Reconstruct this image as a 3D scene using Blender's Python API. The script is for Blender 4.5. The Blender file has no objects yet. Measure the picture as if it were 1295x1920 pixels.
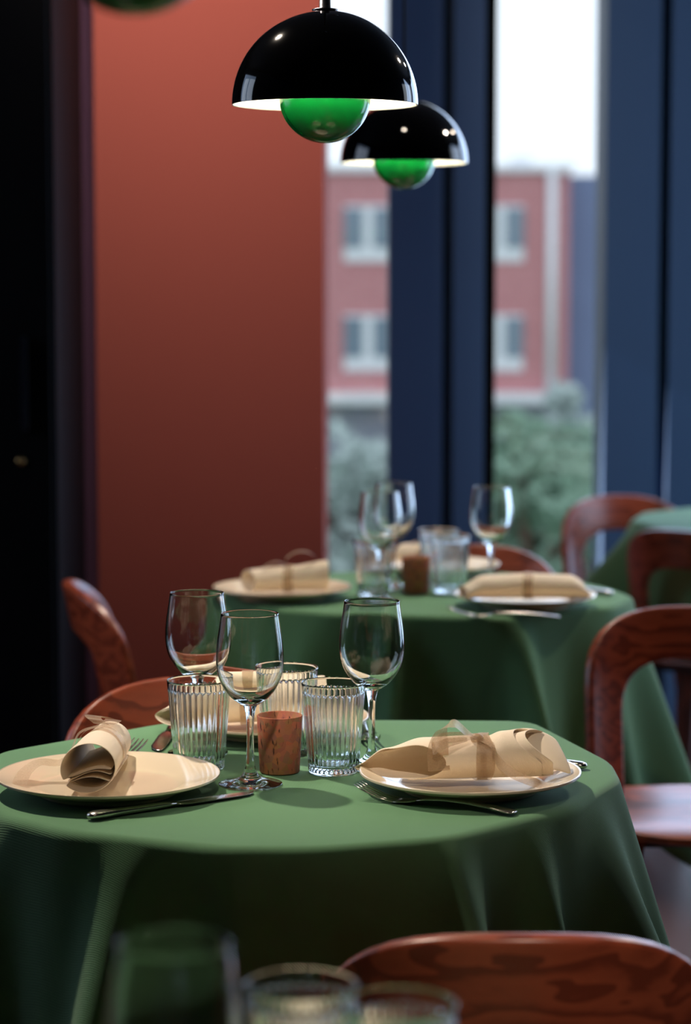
import bpy, bmesh, math, random
from math import sin, cos, pi, tan, atan, radians as R
from mathutils import Vector, Matrix
random.seed(7)
S = bpy.context.scene
COL = S.collection

# ------------------------------------------------------------------ camera
CAM_H, F_PX, PITCH = 1.35, 4500.0, R(5.52)
cd = bpy.data.cameras.new('camera'); cam = bpy.data.objects.new('camera', cd); COL.objects.link(cam)
cam.location = (0, 0, CAM_H); cam.rotation_euler = (pi/2 - PITCH, 0, 0)
cd.sensor_fit = 'VERTICAL'; cd.sensor_height = 36.0; cd.sensor_width = 24.28
cd.lens = F_PX/1920*36.0; cd.clip_start = .05; cd.clip_end = 500
cd.dof.use_dof = True; cd.dof.focus_distance = 2.86; cd.dof.aperture_fstop = 3.9
S.camera = cam

def ray(px, py):
    x = (px - 647.5)/F_PX; v = (py - 960)/F_PX
    return Vector((x, cos(PITCH) - v*sin(PITCH), -sin(PITCH) - v*cos(PITCH)))
def atz(px, py, z):
    d = ray(px, py); t = (z - CAM_H)/d.z; return Vector((d.x*t, d.y*t, z))
def aty(px, py, y):
    d = ray(px, py); t = y/d.y; return Vector((d.x*t, y, CAM_H + d.z*t))

# ------------------------------------------------------------------ render settings, world
S.view_settings.view_transform = 'Standard'; S.view_settings.look = 'None'
S.view_settings.gamma = 1.0; S.view_settings.use_curve_mapping = False
S.view_settings.exposure = 0.0
S.cycles.use_denoising = True
S.cycles.max_bounces = 14; S.cycles.transmission_bounces = 14; S.cycles.transparent_max_bounces = 16
S.cycles.diffuse_bounces = 4; S.cycles.glossy_bounces = 6
S.cycles.caustics_refractive = True; S.cycles.caustics_reflective = False
S.cycles.blur_glossy = 1.0; S.cycles.sample_clamp_indirect = 6.0
W = bpy.data.worlds.new('overcast'); S.world = W; W.use_nodes = True
bg = W.node_tree.nodes['Background']; bg.inputs[0].default_value = (.86, .93, 1.0, 1); bg.inputs[1].default_value = 1.5

def area(name, loc, target, sx, sy, power, color, spread=pi):
    l = bpy.data.lights.new(name, 'AREA'); l.shape = 'RECTANGLE'; l.size = sx; l.size_y = sy
    l.energy = power; l.color = color; l.spread = spread
    o = bpy.data.objects.new(name, l); COL.objects.link(o); o.location = loc
    o.rotation_euler = (Vector(target) - Vector(loc)).to_track_quat('-Z', 'Y').to_euler(); return o
def spot(name, loc, target, power, color, size=.05, angle=60, blend=.6):
    l = bpy.data.lights.new(name, 'SPOT'); l.energy = power; l.color = color
    l.shadow_soft_size = size; l.spot_size = R(angle); l.spot_blend = blend
    o = bpy.data.objects.new(name, l); COL.objects.link(o); o.location = loc
    o.rotation_euler = (Vector(target) - Vector(loc)).to_track_quat('-Z', 'Y').to_euler(); return o
WARM = (1.0, .86, .71); COOL = (.50, .68, 1.0)
spot('ceiling_spot_front_table', (-.85, 3.60, 2.8), (.0, 2.85, .75), 205, WARM, .045, 40)
spot('fill_spot_table_front_side', (.1, 1.15, 2.8), (-.02, 2.88, .80), 85, WARM, .05, 17, .9)  # added front fill for cork cup, napkins and glasses, not a known lamp
spot('ceiling_spot_rear_table', (.25, 5.25, 2.8), (.15, 4.5, .75), 130, WARM, .05, 46)
spot('ceiling_spot_red_wall', (-.45, 4.9, 2.85), (-.35, 6.0, 2.2), 120, (1, .82, .72), .12, 95, 1.0)
spot('fill_spot_near_chair', (.35, .6, 2.8), (.26, 2.10, .58), 120, WARM, .05, 14, .8)  # added narrow fill to brighten the foreground chair back
spot('fill_spot_right_chair', (.75, 3.2, 2.8), (.64, 4.1, .55), 30, WARM, .05, 17, .8)  # added fill on the right chair, kept narrow to spare the rear cloth
spot('fill_spot_rear_chairs', (.1, 3.6, 2.8), (.3, 5.15, .75), 70, WARM, .05, 18, .8)  # helper light added for the dark chair back behind the farther table
spot('fill_spot_left_chair', (-.5, 1.9, 2.8), (-.25, 3.43, .68), 125, WARM, .05, 15, .8)  # added narrow fill, this chair back stays dark without it
spot('fill_spot_nearest_table', (.95, 1.75, 2.8), (-.06, 1.48, .88), 260, WARM, .08, 26, .8)  # added fill to lift the blurred foreground glasses and their rims
spot('fill_spot_far_chair', (.7, 4.6, 2.8), (.74, 6.35, .7), 45, WARM, .05, 16, .8)  # helper light added to brighten the farthest chair alone
spot('fill_spot_side_chair', (-1.5, 2.7, 2.8), (-.45, 4.55, .68), 75, WARM, .05, 22, .8)  # added fill, placed to reach the outer face of the side-on chair
spot('ceiling_spot_right_aisle', (1.8, 4.8, 2.8), (.2, 3.2, 1.0), 60, WARM, .05, 64, .5)
spot('ceiling_spot_right_window', (2.0, 5.9, 2.8), (.1, 4.0, 1.4), 16, WARM, .05, 60, .5)
area('daylight_left_windows', (-2.6, 4.1, 1.8), (0, 3.9, 1.2), 1.3, 1.6, 7, COOL)
area('daylight_right_front_windows', (1.9, 7.05, 1.4), (1.6, 4, .9), 2.6, 2.4, 75, COOL)
area('cool_fill_pillars', (3.3, 5.6, 1.5), (.5, 7.0, 1.4), 1.9, 2.3, 42, COOL)  # added cool fill for the navy pillars, no known window there

# ------------------------------------------------------------------ materials
def s2l(c): return tuple(((v/12.92) if v <= .04045 else ((v+.055)/1.055)**2.4) for v in [k/255 for k in c]) + (1,)
def newmat(name):
    m = bpy.data.materials.new(name); m.use_nodes = True
    nt = m.node_tree; b = nt.nodes['Principled BSDF']; return m, nt, b
def N(nt, t, **kw):
    n = nt.nodes.new(t)
    for k, v in kw.items(): setattr(n, k, v)
    return n
def simple(name, col, rough=.5, metal=0, spec=.5, coat=0, bump=0, bscale=60, vary=0):
    m, nt, b = newmat(name); b.inputs['Base Color'].default_value = s2l(col)
    b.inputs['Roughness'].default_value = rough; b.inputs['Metallic'].default_value = metal
    b.inputs['Specular IOR Level'].default_value = spec; b.inputs['Coat Weight'].default_value = coat
    tc = N(nt, 'ShaderNodeTexCoord'); n = N(nt, 'ShaderNodeTexNoise'); n.inputs['Scale'].default_value = bscale
    nt.links.new(tc.outputs['Object'], n.inputs['Vector'])
    if bump:
        bp = N(nt, 'ShaderNodeBump'); bp.inputs['Strength'].default_value = bump; bp.inputs['Distance'].default_value = .002
        nt.links.new(n.outputs['Fac'], bp.inputs['Height']); nt.links.new(bp.outputs['Normal'], b.inputs['Normal'])
    if vary:
        mx = N(nt, 'ShaderNodeMix', data_type='RGBA'); c = s2l(col)
        mx.inputs['A'].default_value = tuple(v*(1-vary) for v in c[:3]) + (1,)
        mx.inputs['B'].default_value = tuple(min(1, v*(1+vary)) for v in c[:3]) + (1,)
        nt.links.new(n.outputs['Fac'], mx.inputs['Factor']); nt.links.new(mx.outputs['Result'], b.inputs['Base Color'])
    return m
def glass_mat(name, col=(.985, .995, .99, 1), ior=1.47):
    m = bpy.data.materials.new(name); m.use_nodes = True; nt = m.node_tree; nt.nodes.clear()
    o = N(nt, 'ShaderNodeOutputMaterial'); g = N(nt, 'ShaderNodeBsdfGlass')
    g.inputs['Color'].default_value = col; g.inputs['Roughness'].default_value = 0; g.inputs['IOR'].default_value = ior
    nt.links.new(g.outputs[0], o.inputs[0]); return m
def pane_mat():
    m = bpy.data.materials.new('window_pane_glass'); m.use_nodes = True; nt = m.node_tree; nt.nodes.clear()
    o = N(nt, 'ShaderNodeOutputMaterial'); t = N(nt, 'ShaderNodeBsdfTransparent'); t.inputs[0].default_value = (.93, .95, .97, 1)
    g = N(nt, 'ShaderNodeBsdfGlossy'); g.inputs['Roughness'].default_value = .02
    mx = N(nt, 'ShaderNodeMixShader'); mx.inputs[0].default_value = .05
    nt.links.new(t.outputs[0], mx.inputs[1]); nt.links.new(g.outputs[0], mx.inputs[2]); nt.links.new(mx.outputs[0], o.inputs[0]); return m
def wood_mat(name, dark, light, rough=.32, scale=1.0, axis=0):
    m, nt, b = newmat(name); tc = N(nt, 'ShaderNodeTexCoord'); mp = N(nt, 'ShaderNodeMapping')
    sc = [6*scale, 34*scale, 34*scale]
    if axis == 2: sc = [34*scale, 34*scale, 6*scale]
    mp.inputs['Scale'].default_value = sc; nt.links.new(tc.outputs['Object'], mp.inputs['Vector'])
    n1 = N(nt, 'ShaderNodeTexNoise'); n1.inputs['Scale'].default_value = .55; n1.inputs['Detail'].default_value = 2
    nt.links.new(mp.outputs[0], n1.inputs['Vector'])
    # contour rings of a smooth noise give the cathedral figure of rotary cut veneer
    mul = N(nt, 'ShaderNodeMath', operation='MULTIPLY'); mul.inputs[1].default_value = 6.0
    nt.links.new(n1.outputs['Fac'], mul.inputs[0])
    fr = N(nt, 'ShaderNodeMath', operation='FRACT'); nt.links.new(mul.outputs[0], fr.inputs[0])
    n2 = N(nt, 'ShaderNodeTexNoise'); n2.inputs['Scale'].default_value = 9; n2.inputs['Detail'].default_value = 4
    nt.links.new(mp.outputs[0], n2.inputs['Vector'])
    ad = N(nt, 'ShaderNodeMath', operation='MULTIPLY_ADD'); ad.inputs[1].default_value = .6
    nt.links.new(n2.outputs['Fac'], ad.inputs[0]); nt.links.new(fr.outputs[0], ad.inputs[2])
    cr = N(nt, 'ShaderNodeValToRGB'); e = cr.color_ramp.elements
    e[0].position = .1; e[0].color = s2l(light); e[1].position = 1.25 if False else 1.0; e[1].color = s2l(dark)
    k = cr.color_ramp.elements.new(.7); k.color = s2l(tuple((a*2+c)/3 for a, c in zip(light, dark)))
    nt.links.new(ad.outputs[0], cr.inputs[0]); nt.links.new(cr.outputs[0], b.inputs['Base Color'])
    b.inputs['Roughness'].default_value = rough; b.inputs['Coat Weight'].default_value = .2; b.inputs['Coat Roughness'].default_value = .25
    return m
def cloth_mat(name, col, scale=1100):
    m, nt, b = newmat(name); b.inputs['Base Color'].default_value = s2l(col); b.inputs['Roughness'].default_value = .85
    b.inputs['Sheen Weight'].default_value = .12; b.inputs['Specular IOR Level'].default_value = .25
    tc = N(nt, 'ShaderNodeTexCoord'); w = N(nt, 'ShaderNodeTexWave', wave_type='BANDS', bands_direction='DIAGONAL')
    w.inputs['Scale'].default_value = scale/6; nt.links.new(tc.outputs['Object'], w.inputs['Vector'])
    n = N(nt, 'ShaderNodeTexNoise'); n.inputs['Scale'].default_value = 14; nt.links.new(tc.outputs['Object'], n.inputs['Vector'])
    ad = N(nt, 'ShaderNodeMath', operation='MULTIPLY_ADD'); ad.inputs[1].default_value = 3.0
    nt.links.new(n.outputs['Fac'], ad.inputs[0]); nt.links.new(w.outputs['Fac'], ad.inputs[2])
    bp = N(nt, 'ShaderNodeBump'); bp.inputs['Strength'].default_value = .35; bp.inputs['Distance'].default_value = .0006
    nt.links.new(ad.outputs[0], bp.inputs['Height']); nt.links.new(bp.outputs[0], b.inputs['Normal']); return m
def organza_mat():
    m = bpy.data.materials.new('organza'); m.use_nodes = True; nt = m.node_tree; nt.nodes.clear()
    o = N(nt, 'ShaderNodeOutputMaterial'); t = N(nt, 'ShaderNodeBsdfTransparent'); t.inputs[0].default_value = (1, .96, .9, 1)
    d = N(nt, 'ShaderNodeBsdfPrincipled'); d.inputs['Base Color'].default_value = s2l((190, 160, 128)); d.inputs['Roughness'].default_value = .4
    d.inputs['Sheen Weight'].default_value = .4
    tc = N(nt, 'ShaderNodeTexCoord'); n = N(nt, 'ShaderNodeTexNoise'); n.inputs['Scale'].default_value = 500
    nt.links.new(tc.outputs['Object'], n.inputs['Vector'])
    mr = N(nt, 'ShaderNodeMapRange'); mr.inputs['To Min'].default_value = .35; mr.inputs['To Max'].default_value = .68
    nt.links.new(n.outputs['Fac'], mr.inputs['Value'])
    mx = N(nt, 'ShaderNodeMixShader'); nt.links.new(mr.outputs[0], mx.inputs[0])
    nt.links.new(t.outputs[0], mx.inputs[1]); nt.links.new(d.outputs[0], mx.inputs[2]); nt.links.new(mx.outputs[0], o.inputs[0]); return m
def cork_mat():
    m, nt, b = newmat('cork'); tc = N(nt, 'ShaderNodeTexCoord')
    v = N(nt, 'ShaderNodeTexVoronoi'); v.inputs['Scale'].default_value = 140; nt.links.new(tc.outputs['Object'], v.inputs['Vector'])
    mp = N(nt, 'ShaderNodeMapping'); mp.inputs['Scale'].default_value = (230, 230, 60); nt.links.new(tc.outputs['Object'], mp.inputs[0])
    n = N(nt, 'ShaderNodeTexNoise'); n.inputs['Scale'].default_value = 1.0; n.inputs['Detail'].default_value = 3; nt.links.new(mp.outputs[0], n.inputs['Vector'])
    cr = N(nt, 'ShaderNodeValToRGB'); e = cr.color_ramp.elements
    e[0].position = .31; e[0].color = s2l((70, 34, 22)); e[1].position = .40; e[1].color = s2l((196, 122, 90))
    nt.links.new(n.outputs['Fac'], cr.inputs[0])
    mx = N(nt, 'ShaderNodeMix', data_type='RGBA', blend_type='MULTIPLY'); mx.inputs['Factor'].default_value = .35
    nt.links.new(cr.outputs[0], mx.inputs['A']); nt.links.new(v.outputs['Color'], mx.inputs['B'])
    nt.links.new(mx.outputs['Result'], b.inputs['Base Color']); b.inputs['Roughness'].default_value = .75
    bp = N(nt, 'ShaderNodeBump'); bp.inputs['Strength'].default_value = .6; bp.inputs['Distance'].default_value = .001
    nt.links.new(cr.outputs[0], bp.inputs['Height']); nt.links.new(bp.outputs[0], b.inputs['Normal']); return m
def brick_mat():
    m, nt, b = newmat('hazed_exterior_brick'); tc = N(nt, 'ShaderNodeTexCoord'); mp = N(nt, 'ShaderNodeMapping')
    mp.inputs['Rotation'].default_value = (pi/2, 0, 0); nt.links.new(tc.outputs['Object'], mp.inputs[0])
    br = N(nt, 'ShaderNodeTexBrick'); br.inputs['Scale'].default_value = 4
    br.inputs['Color1'].default_value = s2l((208, 142, 144)); br.inputs['Color2'].default_value = s2l((194, 126, 130)); br.inputs['Mortar'].default_value = s2l((186, 150, 156))  # brick paled towards pink, distance haze painted into its colours
    nt.links.new(mp.outputs[0], br.inputs['Vector']); nt.links.new(br.outputs[0], b.inputs['Base Color']); b.inputs['Roughness'].default_value = .9; return m
def plank_mat():
    m, nt, b = newmat('floor_planks'); tc = N(nt, 'ShaderNodeTexCoord'); mp = N(nt, 'ShaderNodeMapping')
    mp.inputs['Rotation'].default_value = (0, 0, pi/2); nt.links.new(tc.outputs['Object'], mp.inputs[0])
    br = N(nt, 'ShaderNodeTexBrick'); br.inputs['Scale'].default_value = 1; br.inputs['Brick Width'].default_value = 1.4; br.inputs['Row Height'].default_value = .13
    br.inputs['Mortar Size'].default_value = .004
    br.inputs['Color1'].default_value = s2l((122, 88, 78)); br.inputs['Color2'].default_value = s2l((102, 72, 64)); br.inputs['Mortar'].default_value = s2l((40, 28, 26))
    nt.links.new(mp.outputs[0], br.inputs['Vector']); nt.links.new(br.outputs[0], b.inputs['Base Color']); b.inputs['Roughness'].default_value = .35; return m

M = dict(
    glass=glass_mat('clear_glass'), pane=pane_mat(),
    wood=wood_mat('chair_veneer', (116, 50, 34), (164, 78, 52)),
    legwood=wood_mat('chair_leg_wood', (92, 40, 26), (150, 74, 46), axis=2),
    cloth=cloth_mat('green_tablecloth', (94, 138, 98)),
    napkin=cloth_mat('beige_napkin', (250, 232, 208), 2400),
    ribbon=organza_mat(), cork=cork_mat(), brick=brick_mat(), floor=plank_mat(),
    plate=simple('cream_glazed_ceramic', (240, 224, 198), .16, spec=.5, coat=.25, bscale=8, vary=.03),
    steel=simple('polished_cutlery_steel', (206, 198, 192), .22, metal=1, bscale=40, vary=.04),
    black=simple('black_enamel', (4, 4, 5), .06, spec=.5, coat=.3, bscale=5, vary=.02),
    green=simple('green_enamel', (11, 122, 54), .16, spec=.5, coat=.3, bscale=5, vary=.02),
    white=simple('white_enamel', (245, 243, 236), .35, bscale=5, vary=.01),
    cord=simple('black_cord', (8, 8, 9), .6, bscale=200, vary=.1),
    chrome=simple('dark_chrome', (120, 120, 128), .25, metal=1, bscale=30, vary=.03),
    redwall=simple('terracotta_plaster', (172, 90, 78), .8, spec=.2, bump=.15, bscale=90, vary=.03),
    plum=simple('plum_plaster', (132, 98, 128), .9, spec=.1, bump=.1, bscale=60, vary=.04),
    blackwall=simple('black_lacquer_panel', (5, 6, 10), .7, spec=.1, bscale=9, vary=.05),
    handle=simple('dull_black_metal', (26, 30, 44), .4, metal=.6, bscale=20, vary=.05),
    navy=simple('navy_painted_steel', (54, 84, 118), .55, spec=.35, bump=.05, bscale=120, vary=.04),
    gasket=simple('black_rubber_gasket', (4, 5, 7), .8, spec=.1, bscale=30, vary=.05),
    ceiling=simple('dark_ceiling', (30, 30, 34), .9, bscale=5, vary=.05),
    darkroom=simple('dark_room_wall', (40, 42, 50), .9, bscale=5, vary=.05),
    tabletop=simple('table_laminate', (90, 70, 55), .5, bscale=20, vary=.1),
    iron=simple('cast_iron_black', (18, 18, 20), .5, bscale=40, vary=.1),
    render_=simple('exterior_pale_render', (150, 150, 168), .9, bscale=1, vary=.06),
    greyclad=simple('exterior_grey_cladding', (120, 134, 170), .8, bscale=1, vary=.08),
    whitetrim=simple('exterior_white_trim', (232, 234, 240), .7, bscale=1, vary=.02),
    exglass=simple('exterior_window_glass', (120, 136, 152), .15, spec=.6, bscale=2, vary=.15),
    leaf=simple('hazed_shrub_leaf', (136, 166, 146), .7, bscale=3, vary=.35),  # leaf green greyed, haze put into the base colour
    leafpale=simple('hazed_pale_leaf', (180, 194, 192), .8, bscale=2, vary=.2),  # paler still, outdoor haze painted into the foliage colour
    bark=simple('bark', (90, 74, 62), .9, bscale=12, vary=.3),
    grass=simple('exterior_lawn', (112, 138, 112), .95, bscale=.6, vary=.25),
)
def bulbmat():
    m = bpy.data.materials.new('lit_bulb'); m.use_nodes = True; nt = m.node_tree; nt.nodes.clear()
    o = N(nt, 'ShaderNodeOutputMaterial'); e = N(nt, 'ShaderNodeEmission'); e.inputs[0].default_value = (1, .86, .66, 1); e.inputs[1].default_value = 155
    nt.links.new(e.outputs[0], o.inputs[0]); return m
M['bulb'] = bulbmat()

# ------------------------------------------------------------------ helpers
def obj(name, bm, mat, parent=None, smooth=True, mats=None, loc=None):
    me = bpy.data.meshes.new(name); bmesh.ops.recalc_face_normals(bm, faces=bm.faces[:]) if smooth != 'keep' else None
    bm.to_mesh(me); bm.free()
    for mm in (mats or [mat]): me.materials.append(mm)
    if smooth:
        for p in me.polygons: p.use_smooth = True
    o = bpy.data.objects.new(name, me); COL.objects.link(o)
    if parent: o.parent = parent
    if loc is not None: o.location = loc
    return o
def tag(o, label, cat, group=None, kind=None):
    if label: o['label'] = label
    if cat: o['category'] = cat
    if group: o['group'] = group
    if kind: o['kind'] = kind
    return o
def thing(name, label, cat, loc=(0, 0, 0), rz=0, group=None):
    o = bpy.data.objects.new(name, None); COL.objects.link(o); o.empty_display_size = .1
    o.location = loc; o.rotation_euler = (0, 0, rz); return tag(o, label, cat, group)
def dup(root, loc, rz, label, group=None):
    r = root.copy(); COL.objects.link(r); r.location = loc; r.rotation_euler = (0, 0, rz); r['label'] = label
    if group: r['group'] = group
    for ch in list(root.children):
        c = ch.copy(); COL.objects.link(c); c.parent = r
        for g in list(ch.children):
            d = g.copy(); COL.objects.link(d); d.parent = c
    return r
def structure(name, bm, mat, smooth=False):
    o = obj(name, bm, mat, smooth=smooth); o['kind'] = 'structure'; return o
def box(bm, x0, x1, y0, y1, z0, z1, bev=0):
    r = bmesh.ops.create_cube(bm, size=1); vs = r['verts']
    for v in vs:
        v.co = Vector(((x0+x1)/2 + v.co.x*(x1-x0), (y0+y1)/2 + v.co.y*(y1-y0), (z0+z1)/2 + v.co.z*(z1-z0)))
    if bev:
        es = list({e for v in vs for e in v.link_edges}); bmesh.ops.bevel(bm, geom=es, offset=bev, segments=2, affect='EDGES')
    return vs
def bx(*a, bev=0):
    bm = bmesh.new(); box(bm, *a, bev=bev); return bm
def lathe(prof, seg=64, bm=None, closed=False, fn=None):
    """prof: list of (r, z); r==0 points become poles."""
    bm = bm or bmesh.new(); rings = []
    for (r, z) in prof:
        if r < 1e-7: rings.append([bm.verts.new((0, 0, z))])
        else:
            rg = []
            for i in range(seg):
                a = 2*pi*i/seg; rr = fn(r, z, a) if fn else r
                rg.append(bm.verts.new((rr*cos(a), rr*sin(a), z)))
            rings.append(rg)
    ps = list(zip(rings, rings[1:])) + ([(rings[-1], rings[0])] if closed else [])
    for A, B in ps:
        for i in range(seg):
            j = (i+1) % seg
            if len(A) == 1 and len(B) == 1: continue
            if len(A) == 1: bm.faces.new((A[0], B[j], B[i]))
            elif len(B) == 1: bm.faces.new((A[i], A[j], B[0]))
            else: bm.faces.new((A[i], A[j], B[j], B[i]))
    return bm
def tube(bm, pts, rad, seg=10, cap=True):
    pts = [Vector(p) for p in pts]; rings = []
    up = Vector((0, 0, 1))
    for i, p in enumerate(pts):
        t = (pts[min(i+1, len(pts)-1)] - pts[max(i-1, 0)]).normalized()
        ref = up if abs(t.dot(up)) < .95 else Vector((1, 0, 0))
        a = t.cross(ref).normalized(); b = t.cross(a)
        r = rad[i] if isinstance(rad, (list, tuple)) else rad
        rings.append([bm.verts.new(p + a*r*cos(2*pi*k/seg) + b*r*sin(2*pi*k/seg)) for k in range(seg)])
    for A, B in zip(rings, rings[1:]):
        for k in range(seg): bm.faces.new((A[k], A[(k+1) % seg], B[(k+1) % seg], B[k]))
    if cap: bm.faces.new(rings[0]); bm.faces.new(rings[-1])
    return bm
def loft(bm, st, seg=16, n=2.4):
    """st: (x, y, z, half_width, half_thickness): superelliptic sections across the X axis."""
    rings = []
    for (x, y, z, w, h) in st:
        rg = []
        for k in range(seg):
            a = 2*pi*k/seg; c, s = cos(a), sin(a)
            rg.append(bm.verts.new((x, y + w*math.copysign(abs(c)**(2/n), c), z + h*math.copysign(abs(s)**(2/n), s))))
        rings.append(rg)
    for A, B in zip(rings, rings[1:]):
        for k in range(seg): bm.faces.new((A[k], A[(k+1) % seg], B[(k+1) % seg], B[k]))
    bm.faces.new(rings[0]); bm.faces.new(rings[-1]); return bm
def sm(x, a, b):
    t = max(0, min(1, (x-a)/(b-a))); return t*t*(3-2*t)
def lerp(a, b, t): return a + (b-a)*t
def interp(tab, x):
    if x <= tab[0][0]: return tab[0][1]
    for (a, u), (b, v) in zip(tab, tab[1:]):
        if x <= b: return lerp(u, v, sm(x, a, b) if True else (x-a)/(b-a))
    return tab[-1][1]
def curve(pts, n=8):
    """Catmull-Rom through the points."""
    P = [Vector(p) for p in pts]; P = [P[0]*2-P[1]] + P + [P[-1]*2-P[-2]]; out = []
    for i in range(1, len(P)-2):
        for k in range(n):
            t = k/n; a, b, c, d = P[i-1:i+3]
            out.append(.5*((2*b) + (c-a)*t + (2*a-5*b+4*c-d)*t*t + (3*b-a-3*c+d)*t**3))
    out.append(P[-2]); return out

# ------------------------------------------------------------------ the room
WY = 7.2           # window wall
structure('floor', bx(-2.8, 3.4, -2.2, WY+.3, -.12, 0), M['floor'])
structure('ceiling', bx(-2.8, 3.4, -2.2, WY+.3, 2.9, 3.05), M['ceiling'])
structure('wall_behind', bx(-2.8, 3.4, -2.35, -2.2, 0, 2.9), M['darkroom'])
bm = bx(3.4, 3.55, -2.2, 4.5, 0, 2.9); box(bm, 3.4, 3.55, 6.7, WY+.3, 0, 2.9); box(bm, 3.4, 3.55, 4.5, 6.7, 0, .3); box(bm, 3.4, 3.55, 4.5, 6.7, 2.7, 2.9)
structure('wall_right', bm, M['darkroom'])
bm = bmesh.new()
for y in (4.5, 5.57, 6.64): box(bm, 3.42, 3.53, y, y+.06, .3, 2.7)
box(bm, 3.42, 3.53, 4.5, 6.7, .3, .36); box(bm, 3.42, 3.53, 4.5, 6.7, 2.64, 2.7)
w2 = structure('window_right_added', bm, M['navy']); obj('pane', bx(3.47, 3.475, 4.56, 6.64, .36, 2.64), M['pane'], w2, smooth=False)  # unseen window, added to go with the cool pillar fill
xl, xr = aty(183, 900, 6.0).x, aty(607, 900, 6.0).x
structure('wall_red', bx(xl, xr, 6.0, WY+.3, 0, 2.9), M['redwall'])
structure('wall_back', bx(-2.8, xl, 6.5, 6.65, 0, 2.9), M['plum'])
# left wall with its window openings
bm = bmesh.new()
box(bm, -2.8, -2.65, -2.2, 3.4, 0, 2.9); box(bm, -2.8, -2.65, 4.8, 6.6, 0, 2.9)
box(bm, -2.8, -2.65, 3.4, 4.8, 0, .95); box(bm, -2.8, -2.65, 3.4, 4.8, 2.65, 2.9)
structure('wall_left', bm, M['darkroom'])
bm = bmesh.new()
for y in (3.4, 4.07, 4.74): box(bm, -2.78, -2.66, y, y+.06, .95, 2.65)
box(bm, -2.78, -2.66, 3.4, 4.8, .95, 1.01); box(bm, -2.78, -2.66, 3.4, 4.8, 2.59, 2.65)
w1 = structure('window_left', bm, M['navy']); obj('pane', bx(-2.73, -2.725, 3.46, 4.74, 1.01, 2.59), M['pane'], w1, smooth=False)
# window wall: glazing strips between deep navy pillars
def X(px, y=WY): return aty(px, 900, y).x
pit = X(1130) - X(728)
k = 0
for i in range(8):
    x0 = X(728) + i*pit
    if x0 > 3.2: break
    u = (X(925)-X(728))/197
    bm = bmesh.new()
    box(bm, x0, x0+100*u, WY, WY+.30, 0, 2.9)               # broad flange
    box(bm, x0+100*u, x0+120*u, WY+.06, WY+.30, 0, 2.9)      # recess
    box(bm, x0+120*u, x0+178*u, WY, WY+.30, 0, 2.9)          # narrow flange
    pl = structure('trim_%d' % (i+1), bm, M['navy'])
    obj('gasket', bx(x0+178*u, x0+199*u, WY+.01, WY+.30, 0, 2.9), M['gasket'], pl, smooth=False)
gx0 = xr
for i in range(8):
    gx1 = X(728) + i*pit
    if gx1 > 3.5: gx1 = 3.4
    wn = structure('window_%d' % (i+1), bx(gx0, gx1, WY+.16, WY+.22, 0, .06), M['navy'])
    obj('pane', bx(gx0, gx1, WY+.18, WY+.19, .06, 2.9), M['pane'], wn, smooth=False)
    gx0 = X(925) + i*pit
    if gx0 > 3.3: break
# black cupboard at the left
cx1 = aty(105, 900, 5.3).x
cab = thing('tall_cabinet', 'tall black lacquered cabinet at the left edge beside the dark recess', 'cabinet', ((cx1-1.1), 5.3, 0))
obj('body', bx(-.55, 1.1, .02, .6, 0, 2.6, bev=.004), M['blackwall'], cab, smooth=False)
hx = aty(46, 700, 5.3).x - (cx1-1.1)
z1, z0 = aty(46, 632, 5.28).z, aty(46, 808, 5.28).z
d = obj('door', bx(.3, 1.09, 0, .02, .08, 2.58, bev=.002), M['blackwall'], cab, smooth=False)
obj('handle', bx(hx-.008, hx+.008, -.03, .0, z0, z1, bev=.003), M['handle'], d, smooth=False)
kp = aty(37, 866, 5.28)
bm = lathe([(0, 0), (.011, 0), (.011, .006), (.008, .010), (0, .011)], 24); bmesh.ops.rotate(bm, matrix=Matrix.Rotation(pi/2, 3, 'X'), verts=bm.verts[:])
bmesh.ops.translate(bm, verts=bm.verts[:], vec=(kp.x-(cx1-1.1), 0, kp.z)); obj('lock', bm, simple('brass_lock', (150, 120, 80), .3, metal=1), d)
obj('door', bx(-.52, .29, 0, .02, .08, 2.58, bev=.002), M['blackwall'], cab, smooth=False)

# ------------------------------------------------------------------ outside
GZ = -3.2
tag(obj('lawn', bx(-60, 60, 8.5, 140, GZ-.3, GZ), M['grass'], smooth=False), None, None, kind='structure').name = 'ground_outside'
BY = 60.0
b = thing('brick_building', 'red brick building with white windows and flat roof, seen through the tall windows', 'building', (0, BY, GZ))
def bz(py): return aty(647, py, BY).z - GZ
def bX(px): return aty(px, 900, BY).x
top = bz(322); cxr = bX(1062)
obj('wall', bx(-14, cxr, 0, 9, bz(742), top), M['brick'], b, smooth=False)
obj('lower_storey', bx(-14, cxr-.2, .3, 8.9, 0, bz(742)), M['render_'], b, smooth=False)
obj('ledge', bx(-14, cxr+.02, -.5, .3, bz(756), bz(736), bev=.02), M['whitetrim'], b, smooth=False)
obj('roof_edge', bx(-14.2, cxr+.1, -.15, 9.1, top, top+.16), M['whitetrim'], b, smooth=False)
obj('side_wing', bx(cxr, cxr+9, 1.0, 9, 0, top-.05), M['greyclad'], b, smooth=False)
obj('chimney', bx(bX(970), bX(1010), 3, 4, top, top+.5), M['whitetrim'], b, smooth=False)
obj('drain_pipe', tube(bmesh.new(), [(bX(1030), -.1, bz(742)), (bX(1030), -.1, top)], .12), M['whitetrim'], b)
wp = bX(975) - bX(728)
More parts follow.
